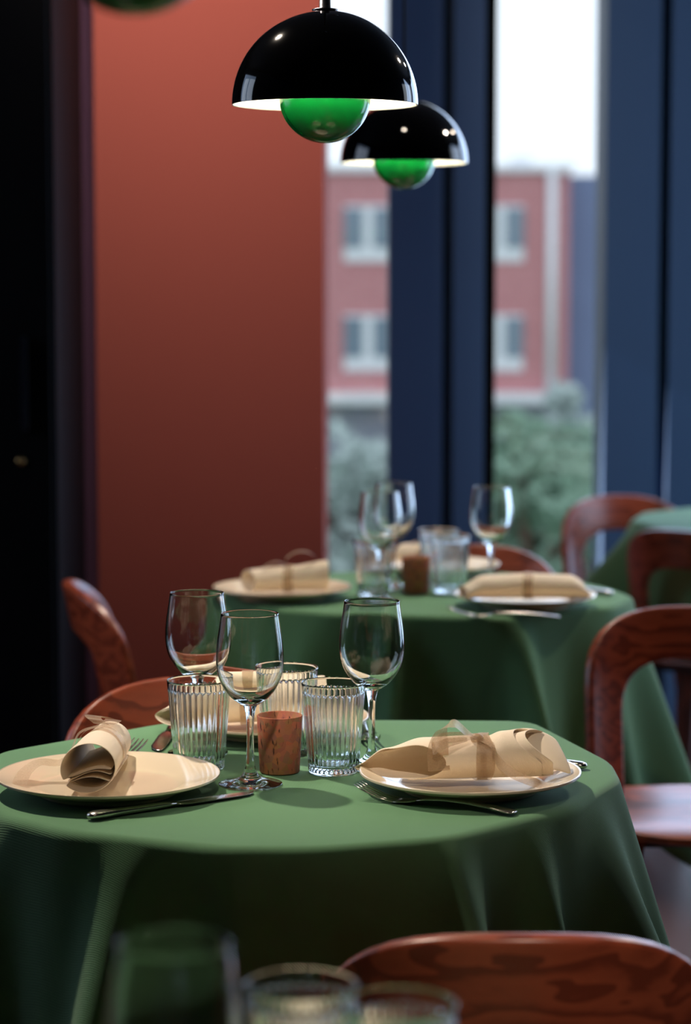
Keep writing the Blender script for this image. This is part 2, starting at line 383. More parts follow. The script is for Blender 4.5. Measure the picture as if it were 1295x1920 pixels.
for row, (ya, yb) in enumerate(((385, 490), (590, 695))):
    for px in (-1, 0, 1, 2, 3):
        xr_ = bX(733) + (px-0)*(bX(978)-bX(733)); xl_ = xr_ - 1.18
        if xr_ > cxr - .3: continue
        fr = obj('window', bx(xl_, xr_, -.06, .04, bz(yb), bz(ya)), M['whitetrim'], b, smooth=False)
        obj('pane', bx(xl_-.005, (xl_+xr_)/2-.12, -.09, -.05, bz(yb)+.34, bz(ya)-.07), M['exglass'], fr, smooth=False)
        obj('pane', bx((xl_+xr_)/2+.14, xr_+.005, -.09, -.05, bz(yb)+.34, bz(ya)-.07), M['exglass'], fr, smooth=False)
def shrub(name, label, loc, rad, h, n, leafm, seed):
    rnd = random.Random(seed); t = thing(name, label, 'tree', loc)
    bm = bmesh.new(); clumps = [(Vector((rnd.uniform(-.6, .6)*rad, rnd.uniform(-.6, .6)*rad, h*rnd.uniform(.35, .95))), rnd.uniform(.3, .6)*rad) for _ in range(16)]
    for i in range(n):
        c, r = rnd.choice(clumps); v = Vector((rnd.gauss(0, 1), rnd.gauss(0, 1), rnd.gauss(0, 1))).normalized()*r*rnd.uniform(.7, 1)
        p = c + v; s = rnd.uniform(.06, .13); a = Vector((rnd.gauss(0, 1), rnd.gauss(0, 1), rnd.gauss(0, 1))).normalized(); bb = a.orthogonal().normalized()
        q = [bm.verts.new(p + a*s), bm.verts.new(p + bb*s*.5), bm.verts.new(p - a*s), bm.verts.new(p - bb*s*.5)]; bm.faces.new(q)
    obj('foliage', bm, leafm, t, smooth='keep')
    bm = bmesh.new(); tube(bm, [(0, 0, 0), (.05*rad, 0, h*.5), (0, .05, h*.8)], [.14, .1, .04])
    for c, r in clumps[:9]: tube(bm, [(0, 0, h*.3), c*.6 + Vector((0, 0, h*.1)), c], [.07, .05, .02], 6)
    obj('trunk', bm, M['bark'], t); return t
shrub('leafy_shrub', 'bushy green shrub outside the right hand window strip', (aty(1010, 900, 22).x, 22, GZ), .75, aty(1010, 800, 22).z-GZ, 5200, M['leaf'], 3)
shrub('leafy_shrub', 'pale grey green bush outside the window strip left of the pillar', (aty(660, 900, 26).x, 26, GZ), .9, aty(690, 840, 26).z-GZ, 4200, M['leafpale'], 5)
shrub('leafy_shrub', 'pale thin tree outside beside the grey wing of the building', (aty(1110, 900, 32).x, 32, GZ), .7, aty(1120, 700, 32).z-GZ, 2200, M['leafpale'], 9)
shrub('leafy_shrub', 'low pale green bush outside in front of the brick building ledge', (aty(940, 900, 30).x, 30, GZ), 1.0, aty(900, 800, 30).z-GZ, 4200, M['leafpale'], 12)

# ------------------------------------------------------------------ tables with cloths
def outline_radius(pts, c):
    """polar radius table of an outline round c, smoothed."""
    A = sorted(((math.atan2(p.y-c[1], p.x-c[0]), (Vector((p.x, p.y))-Vector(c)).length) for p in pts))
    A = [(A[-1][0]-2*pi, A[-1][1])] + A + [(A[0][0]+2*pi, A[0][1])]
    def f(a):
        a = (a+pi) % (2*pi) - pi
        for (u, r), (v, q) in zip(A, A[1:]):
            if u <= a <= v:
                # straight chord between outline corners
                P = Vector((r*cos(u), r*sin(u))); Q = Vector((q*cos(v), q*sin(v))); D = Vector((cos(a), sin(a)))
                den = D.x*(Q.y-P.y) - D.y*(Q.x-P.x)
                return ((P.x*(Q.y-P.y) - P.y*(Q.x-P.x))/den) if abs(den) > 1e-6 else r
        return A[1][1]
    n = 360; raw = [f(2*pi*i/n) for i in range(n)]
    out = [sum(raw[(i+k) % n]*w for k, w in zip(range(-5, 6), (1, 2, 3, 4, 5, 6, 5, 4, 3, 2, 1)))/36 for i in range(n)]
    return out
def cloth_bm(rad, folds, drop, base=.07, zt=.75, seed=0):
    """rad: 360 polar radii; folds: (angle deg, width deg, slope); drop(a): hanging length."""
    rnd = random.Random(seed); n = 360; bm = bmesh.new()
    ph = [rnd.uniform(0, 6.28) for _ in range(4)]
    def slope(a):
        v = base + .03*sin(3*a+ph[0]) + .02*sin(7*a+ph[1])
        for (fa, w, s) in folds:
            dlt = (math.degrees(a)-fa+180) % 360 - 180
            v += s*math.exp(-(dlt/w)**2)
        return v
    rings = []
    ER = .014
    tops = [0, .3, .6, .8, .92]
    prof = [('t', t) for t in tops] + [('e', k/5) for k in range(6)] + [('s', k/16) for k in range(1, 17)]
    c0 = bm.verts.new((0, 0, zt)); prev = None
    for kind, t in prof[1:]:
        rg = []
        for i in range(n):
            a = 2*pi*i/n; r = rad[i]; s = slope(a); D = Vector((cos(a), sin(a), 0))
            al = pi/2 - math.atan(s)         # turn of the edge
            if kind == 't': p = D*((r-ER)*t); p.z = zt
            elif kind == 'e':
                q = al*t; p = D*(r-ER+ER*sin(q)); p.z = zt - ER*(1-cos(q))
            else:
                q = al; L = drop(a)*t; e = Vector((D.x*cos(q), D.y*cos(q), -sin(q)))
                p = D*(r-ER+ER*sin(q)); p.z = zt - ER*(1-cos(q)); p += e*L
                p += D*(.012*t*sin(9*a+ph[2]) + .006*t*sin(17*a+ph[3])) - D*(.05*t*t*(s > .2)*0)
            rg.append(bm.verts.new(p))
        if prev is None:
            for i in range(n): bm.faces.new((c0, rg[i], rg[(i+1) % n]))
        else:
            for i in range(n): bm.faces.new((prev[i], rg[i], rg[(i+1) % n], prev[(i+1) % n]))
        prev = rg
    return bm
def square_drop(L, r, rot):
    def f(a):
        q = a - rot; d = L/max(abs(cos(q)), abs(sin(q))); return min(d - r, .64)
    return f
def table(c, rad, folds, drop, tlabel, clabel, seed, rr=.36, base=.07):
    t = thing('pedestal_table', tlabel, 'table', (c[0], c[1], 0), 0, None)
    obj('tabletop', lathe([(0, .722), (rr, .722), (rr, .743), (0, .743)], 64), M['tabletop'], t)
    obj('column', lathe([(0, .03), (.04, .03), (.035, .70), (.12, .722), (0, .722)], 32), M['iron'], t)
    obj('base', lathe([(0, 0), (.23, 0), (.23, .012), (.05, .034), (0, .034)], 48), M['iron'], t)
    o = obj('tablecloth', cloth_bm(rad, folds, drop, base=base, seed=seed), M['cloth']); o.location = (c[0], c[1], 0)
    so = o.modifiers.new('thickness', 'SOLIDIFY'); so.thickness = .0016; so.offset = -1
    tag(o, clabel, 'tablecloth', None); return o
TZ = .75
c1 = (-.06, 2.88)
o1 = [atz(px, py, TZ) for px, py in ((310, 1352), (150, 1380), (-10, 1408), (-60, 1450), (-40, 1500), (0, 1530), (120, 1558), (420, 1590), (600, 1590), (850, 1570), (1080, 1512), (1168, 1460), (1150, 1425), (1000, 1349), (700, 1347), (420, 1348))]
r1 = outline_radius(o1, c1)
table(c1, r1, [(-150, 6, .28), (-118, 6, .30), (-98, 4, .14), (-82, 3, .10), (-62, 5, .72), (-40, 4, .30), (-17, 7, .36), (-2, 5, .18), (30, 9, .3), (100, 30, -.05), (170, 12, .3)],
      square_drop(.70, .37, R(20)), 'round pedestal table under the middle green cloth in sharp focus', 'green cloth on the middle table, in focus, laid with two plates near the camera', 3, .34)
c2 = (.15, 4.60)
o2 = [atz(px, py, TZ) for px, py in ((395, 1097), (420, 1118), (500, 1140), (620, 1150), (760, 1153), (950, 1158), (1060, 1146), (1150, 1136), (1192, 1118))]
o2 += [Vector((c2[0]+.38*cos(R(a)), c2[1]+.38*sin(R(a)), 0)) for a in (10, 40, 70, 100, 130, 160)]
r2 = outline_radius(o2, c2)
table(c2, r2, [(-172, 6, .3), (-128, 6, .35), (-100, 5, .4), (-64, 4, .45), (-36, 7, .16), (-14, 8, .28), (2, 6, .1), (40, 10, .3), (90, 10, .3), (140, 10, .3)],
      square_drop(.61, .36, R(25)), 'round pedestal table under the farther green cloth by the red wall', 'green cloth on the blurred table behind, in front of the red wall', 5, .27)
c3 = (1.12, 6.0)
r3 = outline_radius([Vector((c3[0]+.41*cos(R(a)), c3[1]+.41*sin(R(a)), 0)) for a in range(-180, 180, 30)], c3)
table(c3, r3, [(-172, 9, .95), (-130, 10, .2), (-90, 10, .3), (-40, 10, .3), (150, 9, .4), (90, 9, .3), (30, 9, .3)],
      square_drop(.62, .36, R(-40)), 'round pedestal table under a teal lit cloth at the right edge by the window', 'green cloth on the far right table, its corner sticking out to the left', 8, .36)
c0 = (-.04, 1.40)
r0 = outline_radius([Vector((c0[0]+.41*cos(R(a)), c0[1]+.41*sin(R(a)), 0)) for a in range(-180, 180, 30)], c0)
table(c0, r0, [(60, 9, .1), (120, 9, .12), (-150, 9, .3), (-30, 9, .3), (-90, 9, .3)],
      square_drop(.66, .38, R(15)), 'round pedestal table nearest the camera, under the blurred foreground glasses', 'green cloth on the nearest table, below the blurred foreground glasses', 9, .36)

# ------------------------------------------------------------------ chairs
def bend(u, z, Rc=.25, lean=R(12), z0=.47):
    a = u/Rc
    return Vector((Rc*sin(a), Rc*(1-cos(a)) - max(0, z-z0)*tan(lean), z))
def arch(hw, zb, zt, zc, n, m=22):
    """left leg foot, superelliptic arch, right leg foot -> (u, z) list"""
    pts = [(-hw, lerp(zb, zc, k/8)) for k in range(8)]
    for k in range(m+1):
        a = pi*(1-k/m); c, s = cos(a), sin(a)
        pts.append((hw*math.copysign(abs(c)**(2/n), c), zc + (zt-zc)*abs(s)**(2/n)))
    pts += [(hw, lerp(zc, zb, k/8)) for k in range(1, 9)]
    return pts
def make_chair(label):
    t = thing('bentwood_chair', label, 'chair')
    hw, lw = .205, .082
    A = arch(hw, .43, .772, .640, 2.5); B = arch(hw-lw, .43, .680, .590, 2.5)
    bm = bmesh.new(); rows = []
    for (ou, oz), (iu, iz) in zip(A, B):
        rows.append([bm.verts.new(bend(lerp(ou, iu, k/7), lerp(oz, iz, k/7))) for k in range(8)])
    for P, Q in zip(rows, rows[1:]):
        for k in range(7): bm.faces.new((P[k], P[k+1], Q[k+1], Q[k]))
    bk = obj('backrest', bm, M['wood'], t)
    s = bk.modifiers.new('s', 'SOLIDIFY'); s.thickness = .018; s.offset = 0
    bv = bk.modifiers.new('b', 'BEVEL'); bv.width = .005; bv.segments = 3; bv.limit_method = 'ANGLE'; bv.angle_limit = R(50)
    # seat: rounded square shell with a slight dish
    bm = bmesh.new(); seg, rn = 64, 12; c = bm.verts.new((0, .145, .448)); prev = None
    for j in range(1, rn+1):
        f = j/rn; rg = []
        for i in range(seg):
            a = 2*pi*i/seg; ca, sa = cos(a), sin(a); e = 2/2.7
            x = .212*f*math.copysign(abs(ca)**e, ca); y = .145 + .168*f*math.copysign(abs(sa)**e, sa)
            z = .448 + .010*f**3 - (.022*max(0, sa)**2*f**4)
            rg.append(bm.verts.new((x, y, z)))
        for i in range(seg):
            if prev: bm.faces.new((prev[i], rg[i], rg[(i+1) % seg], prev[(i+1) % seg]))
            else: bm.faces.new((c, rg[i], rg[(i+1) % seg]))
        prev = rg
    st = obj('seat', bm, M['wood'], t); s = st.modifiers.new('s', 'SOLIDIFY'); s.thickness = .014; s.offset = -1
    bv = st.modifiers.new('b', 'BEVEL'); bv.width = .004; bv.segments = 3; bv.limit_method = 'ANGLE'; bv.angle_limit = R(50)
    for sx in (-1, 1):
        # rear leg carries on from the backrest strip, tapering to the floor
        bm = bmesh.new(); rings = []
        for (z, w, uo, dy) in ((.435, .080, 0, 0), (.30, .066, .004, -.004), (.15, .044, .010, -.016), (0, .034, .018, -.034)):
            u1, u2 = hw + uo, hw + uo - w; rg = []
            for (u, off) in ((u1, -.009), (u2, -.009), (u2, .009), (u1, .009)):
                p = bend(sx*u, z); a = sx*u/.25
                rg.append(bm.verts.new((p.x - sin(a)*off, p.y + cos(a)*off + dy, z)))
            rings.append(rg)
        for P, Q in zip(rings, rings[1:]):
            for k in range(4): bm.faces.new((P[k], P[(k+1) % 4], Q[(k+1) % 4], Q[k]))
        bm.faces.new(rings[0]); bm.faces.new(rings[-1])
        l = obj('leg', bm, M['legwood'], t, smooth=False); bv = l.modifiers.new('b', 'BEVEL'); bv.width = .004; bv.segments = 2
        bm = bmesh.new(); rings = []
        for (z, w, x, y) in ((.438, .05, .135, .255), (.36, .052, .150, .275), (.2, .044, .165, .295), (0, .032, .180, .32)):
            rg = [bm.verts.new((sx*x + a*w/2, y + b2*.010, z)) for a, b2 in ((-1, -1), (1, -1), (1, 1), (-1, 1))]; rings.append(rg)
        for P, Q in zip(rings, rings[1:]):
            for k in range(4): bm.faces.new((P[k], P[(k+1) % 4], Q[(k+1) % 4], Q[k]))
        bm.faces.new(rings[0]); bm.faces.new(rings[-1])
        l = obj('leg', bm, M['legwood'], t, smooth=False); bv = l.modifiers.new('b', 'BEVEL'); bv.width = .004; bv.segments = 2
    obj('bracket', tube(bmesh.new(), [(-.15, .06, .425), (.15, .06, .425)], .010), M['iron'], t)
    obj('bracket', tube(bmesh.new(), [(-.135, .255, .420), (.135, .255, .420)], .010), M['iron'], t)
    return t
G = 'red brown bentwood chairs'
ch = make_chair('large reddish chair back in the bottom right foreground, seen from behind'); ch.location = (.158, 2.145, 0); ch['group'] = G
dup(ch, (-.222, 3.415, 0), pi, 'chair behind the middle table at left, its curved back facing the camera with swirling grain')
dup(ch, (.283, 5.18, 0), pi, 'chair behind the farther table, only its low arched back showing above the plates')
dup(ch, (-.475, 4.60, 0), R(-80), 'chair seen side on in front of the dark recess, left of the red wall')
dup(ch, (.602, 4.18, 0), pi+R(2), 'chair at the right edge with thick arched back and seat, between the two tables')
dup(ch, (.81, 5.60, 0), R(-36), 'chair at right edge in front of the teal lit far table')
dup(ch, (.745, 6.40, 0), pi+R(14), 'farthest chair, by the window, behind the far right table')

# ------------------------------------------------------------------ pendant lamps
def make_lamp(label, loc):
    t = thing('pendant_lamp', label, 'lamp', loc, 0, 'black and green dome pendants')   # origin: centre of the dome rim
    r = .115; n = 28
    out = [(r*cos(pi/2*k/n), r*1.0*sin(pi/2*k/n)) for k in range(n)] + [(.0, r)]
    sh = obj('shade', lathe(out, 96), M['black'], t)
    inn = [((r-.0016)*cos(pi/2*k/n), (r-.0016)*sin(pi/2*k/n)) for k in range(n)] + [(0, r-.0016)]
    obj('inner_lining', lathe([(r, 0)] + inn, 96), M['white'], t)
    rb = .0567; zc = .010
    pr = [(0, zc-rb)] + [(rb*cos(-pi/2+pi/2*k/20), zc+rb*sin(-pi/2+pi/2*k/20)) for k in range(1, 21)] + [(rb, zc+.004), (rb-.0015, zc+.0045), (rb-.0016, zc)]
    pr += [((rb-.0016)*cos(-pi/2*k/20), zc+(rb-.0016)*sin(-pi/2*k/20)) for k in range(1, 20)] + [(0, zc-rb+.0016)]
    obj('bowl', lathe(pr, 96), M['green'], t)
    for a in (90, 210, 330):
        bm = bmesh.new(); tube(bm, [(.0550*cos(R(a)), .0550*sin(R(a)), .012), (.094*cos(R(a)), .094*sin(R(a)), .062)], .0011, 6); obj('strut', bm, M['white'], t)
    obj('bulb', lathe([(0, .0), (.010, .002), (.0185, .010), (.021, .020), (.018, .033), (.0125, .044), (.0115, .055), (0, .055)], 24), M['bulb'], t)
    obj('socket', lathe([(0, .056), (.014, .056), (.015, .112), (0, .112)], 24), M['white'], t)
    obj('cap', lathe([(0, r-.001), (.016, r-.001), (.016, r+.0015), (.0072, r+.003), (.0068, r+.0175), (.0045, r+.0185), (0, r+.0185)], 32), M['chrome'], t)
    obj('cord', tube(bmesh.new(), [(0, 0, r+.017), (0, 0, 2.9-loc[2]-.02)], .0027, 8), M['cord'], t)
    obj('ceiling_rose', lathe([(0, 2.9-loc[2]-.03), (.05, 2.9-loc[2]-.03), (.055, 2.9-loc[2]), (0, 2.9-loc[2])], 32), M['black'], t)
    return t
L1 = aty(609, 197, 3.0); make_l = make_lamp('black dome pendant lamp with green bowl, the nearer and sharp one at top centre', tuple(L1))
L2 = aty(757, 320, 4.38); l2 = dup(make_l, tuple((L2.x, L2.y, L1.z-.005)), R(20), 'smaller looking blurred pendant lamp in front of the navy pillar')
L3 = aty(252, 0, 1.56); l3 = dup(make_l, tuple((L3.x, L3.y, L1.z)), R(50), 'very blurred pendant lamp at the top left corner, only its bowl bottom showing')
S['lamp_z'] = L2.z

# ------------------------------------------------------------------ glassware
def make_wineglass(label):
    t = thing('wine_glass', label, 'glass', group='stemmed wine glasses')
    foot = [(0, .0018), (.020, .0008), (.036, 0), (.0378, .0009), (.0375, .0022), (.030, .0036), (.020, .0062), (.012, .0102), (.0078, .0160)]
    stem = [(.0078, .0160), (.0052, .026), (.0043, .045), (.0042, .065), (.0048, .080), (.0064, .0900), (.0085, .0960)]
    bo = [(.0085, .0960), (.0130, .0985), (.0225, .1055), (.0310, .1160), (.0372, .1290), (.0400, .1430), (.0402, .1570), (.0390, .1720), (.0366, .1880), (.0346, .2030), (.0343, .2058)]
    ro = [(.0338, .2064), (.0333, .2056)]
    bi = [(.0336, .2030), (.0356, .1880), (.0379, .1720), (.0390, .1570), (.0387, .1430), (.0357, .1300), (.0292, .1180), (.0205, .1090), (.0110, .1040), (0, .1025)]
    def fine(p):
        if len(p) < 4: return p
        c = curve([(a, 0, b) for a, b in p], 4); return [(max(0, v.x), v.z) for v in c]
    obj('foot', lathe(fine(foot), 64), M['glass'], t, smooth='keep')
    obj('stem', lathe(fine(stem), 64), M['glass'], t, smooth='keep')
    obj('bowl', lathe(fine(bo)+ro+fine(bi), 64), M['glass'], t, smooth='keep')
    return t
def flip_check(t):
    for c in t.children:
        me = c.data; bm = bmesh.new(); bm.from_mesh(me)
        # outward test on the first ring face with a large radius
        f = max(bm.faces, key=lambda f: f.calc_center_median().to_2d().length)
        ctr = f.calc_center_median()
        if f.normal.dot(Vector((ctr.x, ctr.y, 0))) < 0: bmesh.ops.reverse_faces(bm, faces=bm.faces[:])
        bm.to_mesh(me); bm.free()
        for p in me.polygons: p.use_smooth = True
def make_tumbler(label):
    nr = 32; seg = nr*10
    H = .112
    def rad(z): return lerp(.0305, .0396, (z/H)**.95)
    def fn(r, z, a):
        if z > .1025 or r < .028 or z < .004: return r
        ph = abs(sin(a*nr/2))         # 1 at the crown of a rib, 0 in the groove
        top = .0985 + .0035*ph
        k = 1 - sm(z, top-.0012, top+.0004)
        k *= sm(z, .004, .009)
        return r + k*(-.0022 + .0020*ph**.8)
    prof = [(0, .0012), (.022, .0010), (.026, 0), (.0292, .0006), (.0305, .003)]
    zs = [.004, .006, .009, .015] + [.025+.0115*i for i in range(6)] + [.0925, .0960, .0970, .0978, .0986, .0994, .1002, .1010, .1018, .1026, .105, .1085, .1105]
    prof += [(rad(z), z) for z in zs] + [(.0391, H), (.0384, .1113)]
    def fni(r, z, a):
        return fn(r, z, a)
    bm = lathe(prof, seg, fn=fni)
    last = [v for v in bm.verts][-seg:]
    inner = [(.0380, .1095), (.0372, .100), (.0357, .08), (.0340, .055), (.0322, .03), (.0306, .014), (.027, .0095), (.018, .0082), (0, .0078)]
    prev = last
    for (r, z) in inner:
        if r == 0:
            c = bm.verts.new((0, 0, z))
            for i in range(seg): bm.faces.new((prev[i], prev[(i+1) % seg], c))
        else:
            rg = [bm.verts.new((r*cos(2*pi*i/seg), r*sin(2*pi*i/seg), z)) for i in range(seg)]
            for i in range(seg): bm.faces.new((prev[i], prev[(i+1) % seg], rg[(i+1) % seg], rg[i]))
            prev = rg
    o = obj('tumbler', bm, M['glass']); o.name = 'ribbed_tumbler'; return tag(o, label, 'glass', 'ribbed tumblers')
def at_rim(px, py, h, dist=None):
    p = atz(px, py, TZ+h); return (p.x, p.y, TZ+.001)
wg = make_wineglass('front wine glass of the middle table, its foot beside the left plate'); wg.location = at_rim(468, 1151, .2064); flip_check(wg)
dup(wg, at_rim(369, 1112, .2064), .3, 'wine glass behind the left tumbler on the middle table, leftmost there')
dup(wg, at_rim(697, 1128, .2064), .9, 'wine glass on the middle table standing right of the tumblers, behind the long napkin')
dup(wg, at_rim(712, 922, .2064), .2, 'blurred wine glass on the farther table, left and in front of its twin')
dup(wg, at_rim(738, 906, .2064), 1.2, 'blurred wine glass on the farther table, partly hidden behind another wine glass')
dup(wg, at_rim(921, 914, .2064), 1.7, 'blurred wine glass on the farther table standing alone before the black window frame')
dup(wg, at_rim(324, 1768, .2064), 1.7, 'very blurred wine glass in the bottom left foreground')
tm = make_tumbler('ribbed tumbler on the middle table, left of the front wine glass'); tm.location = at_rim(373, 1275, .112)
def dupm(o, loc, rz, label):
    c = o.copy(); COL.objects.link(c); c.location = loc; c.rotation_euler = (0, 0, rz); c['label'] = label; return c
dupm(tm, at_rim(538, 1252, .112), .4, 'ribbed tumbler on the middle table, standing behind the cork cup')
dupm(tm, at_rim(625, 1280, .112), .7, 'ribbed tumbler on the middle table, right of the cork cup')
dupm(tm, at_rim(700, 1009, .112), .4, 'blurred ribbed tumbler on the farther table, below the pair of wine glasses')
dupm(tm, at_rim(843, 1003, .112), .9, 'blurred ribbed tumbler on the farther table, right of the cork cup there')
dupm(tm, at_rim(822, 993, .112), .2, 'blurred ribbed tumbler on the farther table, rearmost, behind another tumbler')
dupm(tm, at_rim(564, 1845, .112), .2, 'very blurred tumbler at the bottom edge, middle one of the foreground glasses')
dupm(tm, at_rim(748, 1882, .112), .5, 'very blurred tumbler at the bottom edge, in front of the big chair back')
bm = lathe([(0, 0), (.0238, 0), (.0245, .001), (.0280, .0695), (.0272, .0702), (.0262, .0698), (.0236, .016), (0, .016)], 64)
ck = obj('cork_cup', bm, M['cork']); ck.location = at_rim(524, 1342, .070); tag(ck, 'brown cork candle cup on the middle table beside the wine glass stem', 'cup', 'cork cups')
c = dupm(ck, at_rim(780, 1045, .070), 2, 'blurred cork cup on the farther table, left of the tumblers')

# ------------------------------------------------------------------ plates
def make_plate(label):
    p = [(0, .0035), (.075, .0035), (.078, 0), (.081, 0), (.084, .0045), (.105, .0105), (.1285, .0190), (.1308, .0205), (.1308, .0218), (.1285, .0222), (.105, .0150), (.090, .0105), (.080, .0078), (.05, .0068), (0, .0066)]
    c = curve([(a, 0, b) for a, b in p], 3); q = [(max(0, v.x), max(0, v.z)) for v in c]; q[0] = (0, .0035); q[-1] = (0, .0066)
    o = obj('dinner_plate', lathe(q, 96), M['plate']); return tag(o, label, 'plate', 'cream dinner plates')
def pl(px, py, dz=.021): p = atz(px, py, TZ+dz); return (p.x, p.y, TZ+.001)
P1 = pl(203, 1453); P2 = pl(881, 1447); P3 = (-.10, 3.155, TZ+.001)
p1 = make_plate('cream plate at the left of the middle table under a rolled napkin seen end on'); p1.location = P1
dupm(p1, P2, 1, 'cream plate at the right of the middle table under a long tied napkin')
dupm(p1, P3, 2, 'cream plate at the back of the middle table behind the tumblers')
Q1 = pl(529, 1101); Q2 = pl(984, 1115); Q3 = (.185, 4.885, TZ+.001)
dupm(p1, Q1, 1, 'blurred cream plate at the left end of the farther table')
dupm(p1, Q2, 2, 'blurred cream plate at the right end of the farther table')
dupm(p1, Q3, 3, 'blurred cream plate at the back of the farther table by the chair back')

# ------------------------------------------------------------------ cutlery (length along X, lying on z = 0)
def make_knife(label):
    t = thing('table_knife', label, 'knife', group='steel table knives')
    bm = bmesh.new()
    loft(bm, [(-.115, 0, .0045, .003, .002), (-.112, 0, .0048, .0070, .0036), (-.106, 0, .005, .0088, .0044), (-.095, 0, .005, .0086, .0044), (-.075, 0, .0047, .0068, .0040), (-.05, 0, .0044, .0060, .0036),
              (-.028, 0, .0044, .0066, .0036), (-.022, 0, .0044, .0060, .0034), (-.012, 0, .0042, .0052, .0030), (0, 0, .0040, .0060, .0022)])
    obj('handle', bm, M['steel'], t)
    bm = bmesh.new()
    loft(bm, [(0, 0, .0040, .0060, .0020), (.006, -.001, .0036, .0080, .0013), (.02, -.001, .0032, .0098, .0010), (.06, 0, .0026, .0104, .0009), (.085, 0, .0022, .0102, .0008), (.10, .001, .0019, .0085, .0007), (.110, .003, .0017, .0050, .0006), (.115, .005, .0016, .0012, .0005)], n=2)
    obj('blade', bm, M['steel'], t); return t
def make_fork(label):
    t = thing('table_fork', label, 'fork', group='steel table forks')
    bm = bmesh.new()
    loft(bm, [(-.1, 0, .003, .0045, .0010), (-.098, 0, .0032, .0085, .0014), (-.09, 0, .004, .0100, .0016), (-.07, 0, .0062, .0078, .0016), (-.04, 0, .0080, .0048, .0017), (-.01, 0, .0080, .0034, .0018), (.012, 0, .0062, .0032, .0018), (.022, 0, .0045, .0050, .0015)])
    obj('handle', bm, M['steel'], t)
    bm = bmesh.new()
    loft(bm, [(.022, 0, .0045, .0050, .0015), (.030, 0, .0032, .0105, .0012), (.040, 0, .0024, .0125, .0011), (.052, 0, .0018, .0126, .0010)])
    obj('head', bm, M['steel'], t)
    for k in range(4):
        y = -.0104 + k*.00693; bm = bmesh.new()
        loft(bm, [(.050, y, .0018, .0021, .0010), (.07, y, .0050, .0019, .0010), (.09, y*.98, .0120, .0016, .0009), (.100, y*.97, .0170, .0006, .0005)], seg=8); obj('tine', bm, M['steel'], t)
    return t
def lay(proto, pa, pb, label, first=False, tip=False):
    """handle end at pixel pa, tip towards pixel pb (both on the cloth)."""
    a = atz(*pa, TZ); b_ = atz(*pb, TZ); d = (b_-a).normalized(); hl = .115 if 'knife' in proto.name else .1
    c = (b_ - d*hl) if tip else (a + d*hl); rz = math.atan2(d.y, d.x)
    if first: proto.location = (c.x, c.y, TZ+.001); proto.rotation_euler = (0, 0, rz); return proto
    return dup(proto, (c.x, c.y, TZ+.001), rz, label)
kn = make_knife('knife in front of the left plate on the middle table'); lay(kn, (165, 1540), (487, 1488), '', True)
fk = make_fork('fork in front of the right plate on the middle table, tines by the tumbler'); lay(fk, (966, 1530), (652, 1494), '', True)
lay(fk, (150, 1448), (265, 1411), 'fork behind the left plate on the middle table, only its tine tips showing', tip=True)
lay(kn, (1098, 1445), (800, 1400), 'knife behind the right plate on the middle table, only its handle end showing')
lay(kn, (338, 1352), (291, 1411), 'knife left of the back plate on the middle table, dark blade beside the left tumbler', tip=True)
dup(fk, (atz(684, 1377, TZ).x, atz(684, 1377, TZ).y, TZ+.001), R(-85), 'fork at the back of the middle table behind the right wine glass stem')
lay(kn, (1146, 1118), (1000, 1090), 'blurred knife at the right end of the farther table, handle catching light')
dup(fk, (Q2[0]-.05, Q2[1]-.155, TZ+.001), R(172), 'blurred fork in front of the right plate on the farther table')

# ------------------------------------------------------------------ napkins and ribbons
def roll_bm(L, a_tab, b_tab, xs, xe, turns=1.7, shrink=.16, phi0=-.9, sag=0, nu=40, nv=90, wig=.0):
    """sheet rolled about X. a/b: half width/height against u in 0..1; xs, xe: end offsets against the angle."""
    bm = bmesh.new(); rows = []
    for i in range(nu+1):
        u = i/nu; row = []
        for j in range(nv+1):
            v = j/nv; ph = phi0 + v*turns*2*pi; sc = 1 - shrink*v*turns
            x = lerp(-L/2 + xs(ph, v), L/2 - xe(ph, v), u); uu = (x + L/2)/L
            a, b_ = interp(a_tab, uu)*sc, interp(b_tab, uu)*sc; bo = interp(b_tab, uu)
            z = bo + b_*sin(ph)*(.96 if sin(ph) < 0 else 1) - (1-sc)*bo*.55
            row.append(bm.verts.new((x, -a*cos(ph) + wig*sin(7*u+3*v), z + .0006)))
        rows.append(row)
    for P, Q in zip(rows, rows[1:]):
        for k in range(nv): bm.faces.new((P[k], P[k+1], Q[k+1], Q[k]))
    return bm
def strip(bm, pts, wv, w, n=10):
    """ribbon of width w along pts; wv: width direction(s)."""
    C = curve(pts, n); L_ = len(C)
    rows = []
    for i, p in enumerate(C):
        f = i/(L_-1)
        if isinstance(wv, list):
            q = f*(len(wv)-1); k = min(int(q), len(wv)-2); d = Vector(wv[k]).lerp(Vector(wv[k+1]), q-k)
        else: d = Vector(wv)
        d = d.normalized()*(w(f) if callable(w) else w)/2
        rows.append([bm.verts.new(p + d*s) for s in (-1, -.5, 0, .5, 1)])
    for P, Q in zip(rows, rows[1:]):
        for k in range(4): bm.faces.new((P[k], P[k+1], Q[k+1], Q[k]))
    return bm
def band(bm, x, a, b_, w, zoff=0, n=48, gap=.0012, slant=.0):
    rows = []
    for j in range(n+1):
        ph = 2*pi*j/n; y, z = -(a+gap)*cos(ph), b_ + (b_+gap)*sin(ph)
        z = max(z, .0002)
        rows.append([bm.verts.new((x + s*w/2 + slant*y, y, z + zoff)) for s in (-1, 0, 1)])
    for P, Q in zip(rows, rows[1:]):
        for k in range(2): bm.faces.new((P[k], P[k+1], Q[k+1], Q[k]))
def finish(o, th=.0011):
    s = o.modifiers.new('s', 'SOLIDIFY'); s.thickness = th; s.offset = -1
    m = o.modifiers.new('v', 'SUBSURF'); m.levels = 1; m.render_levels = 1
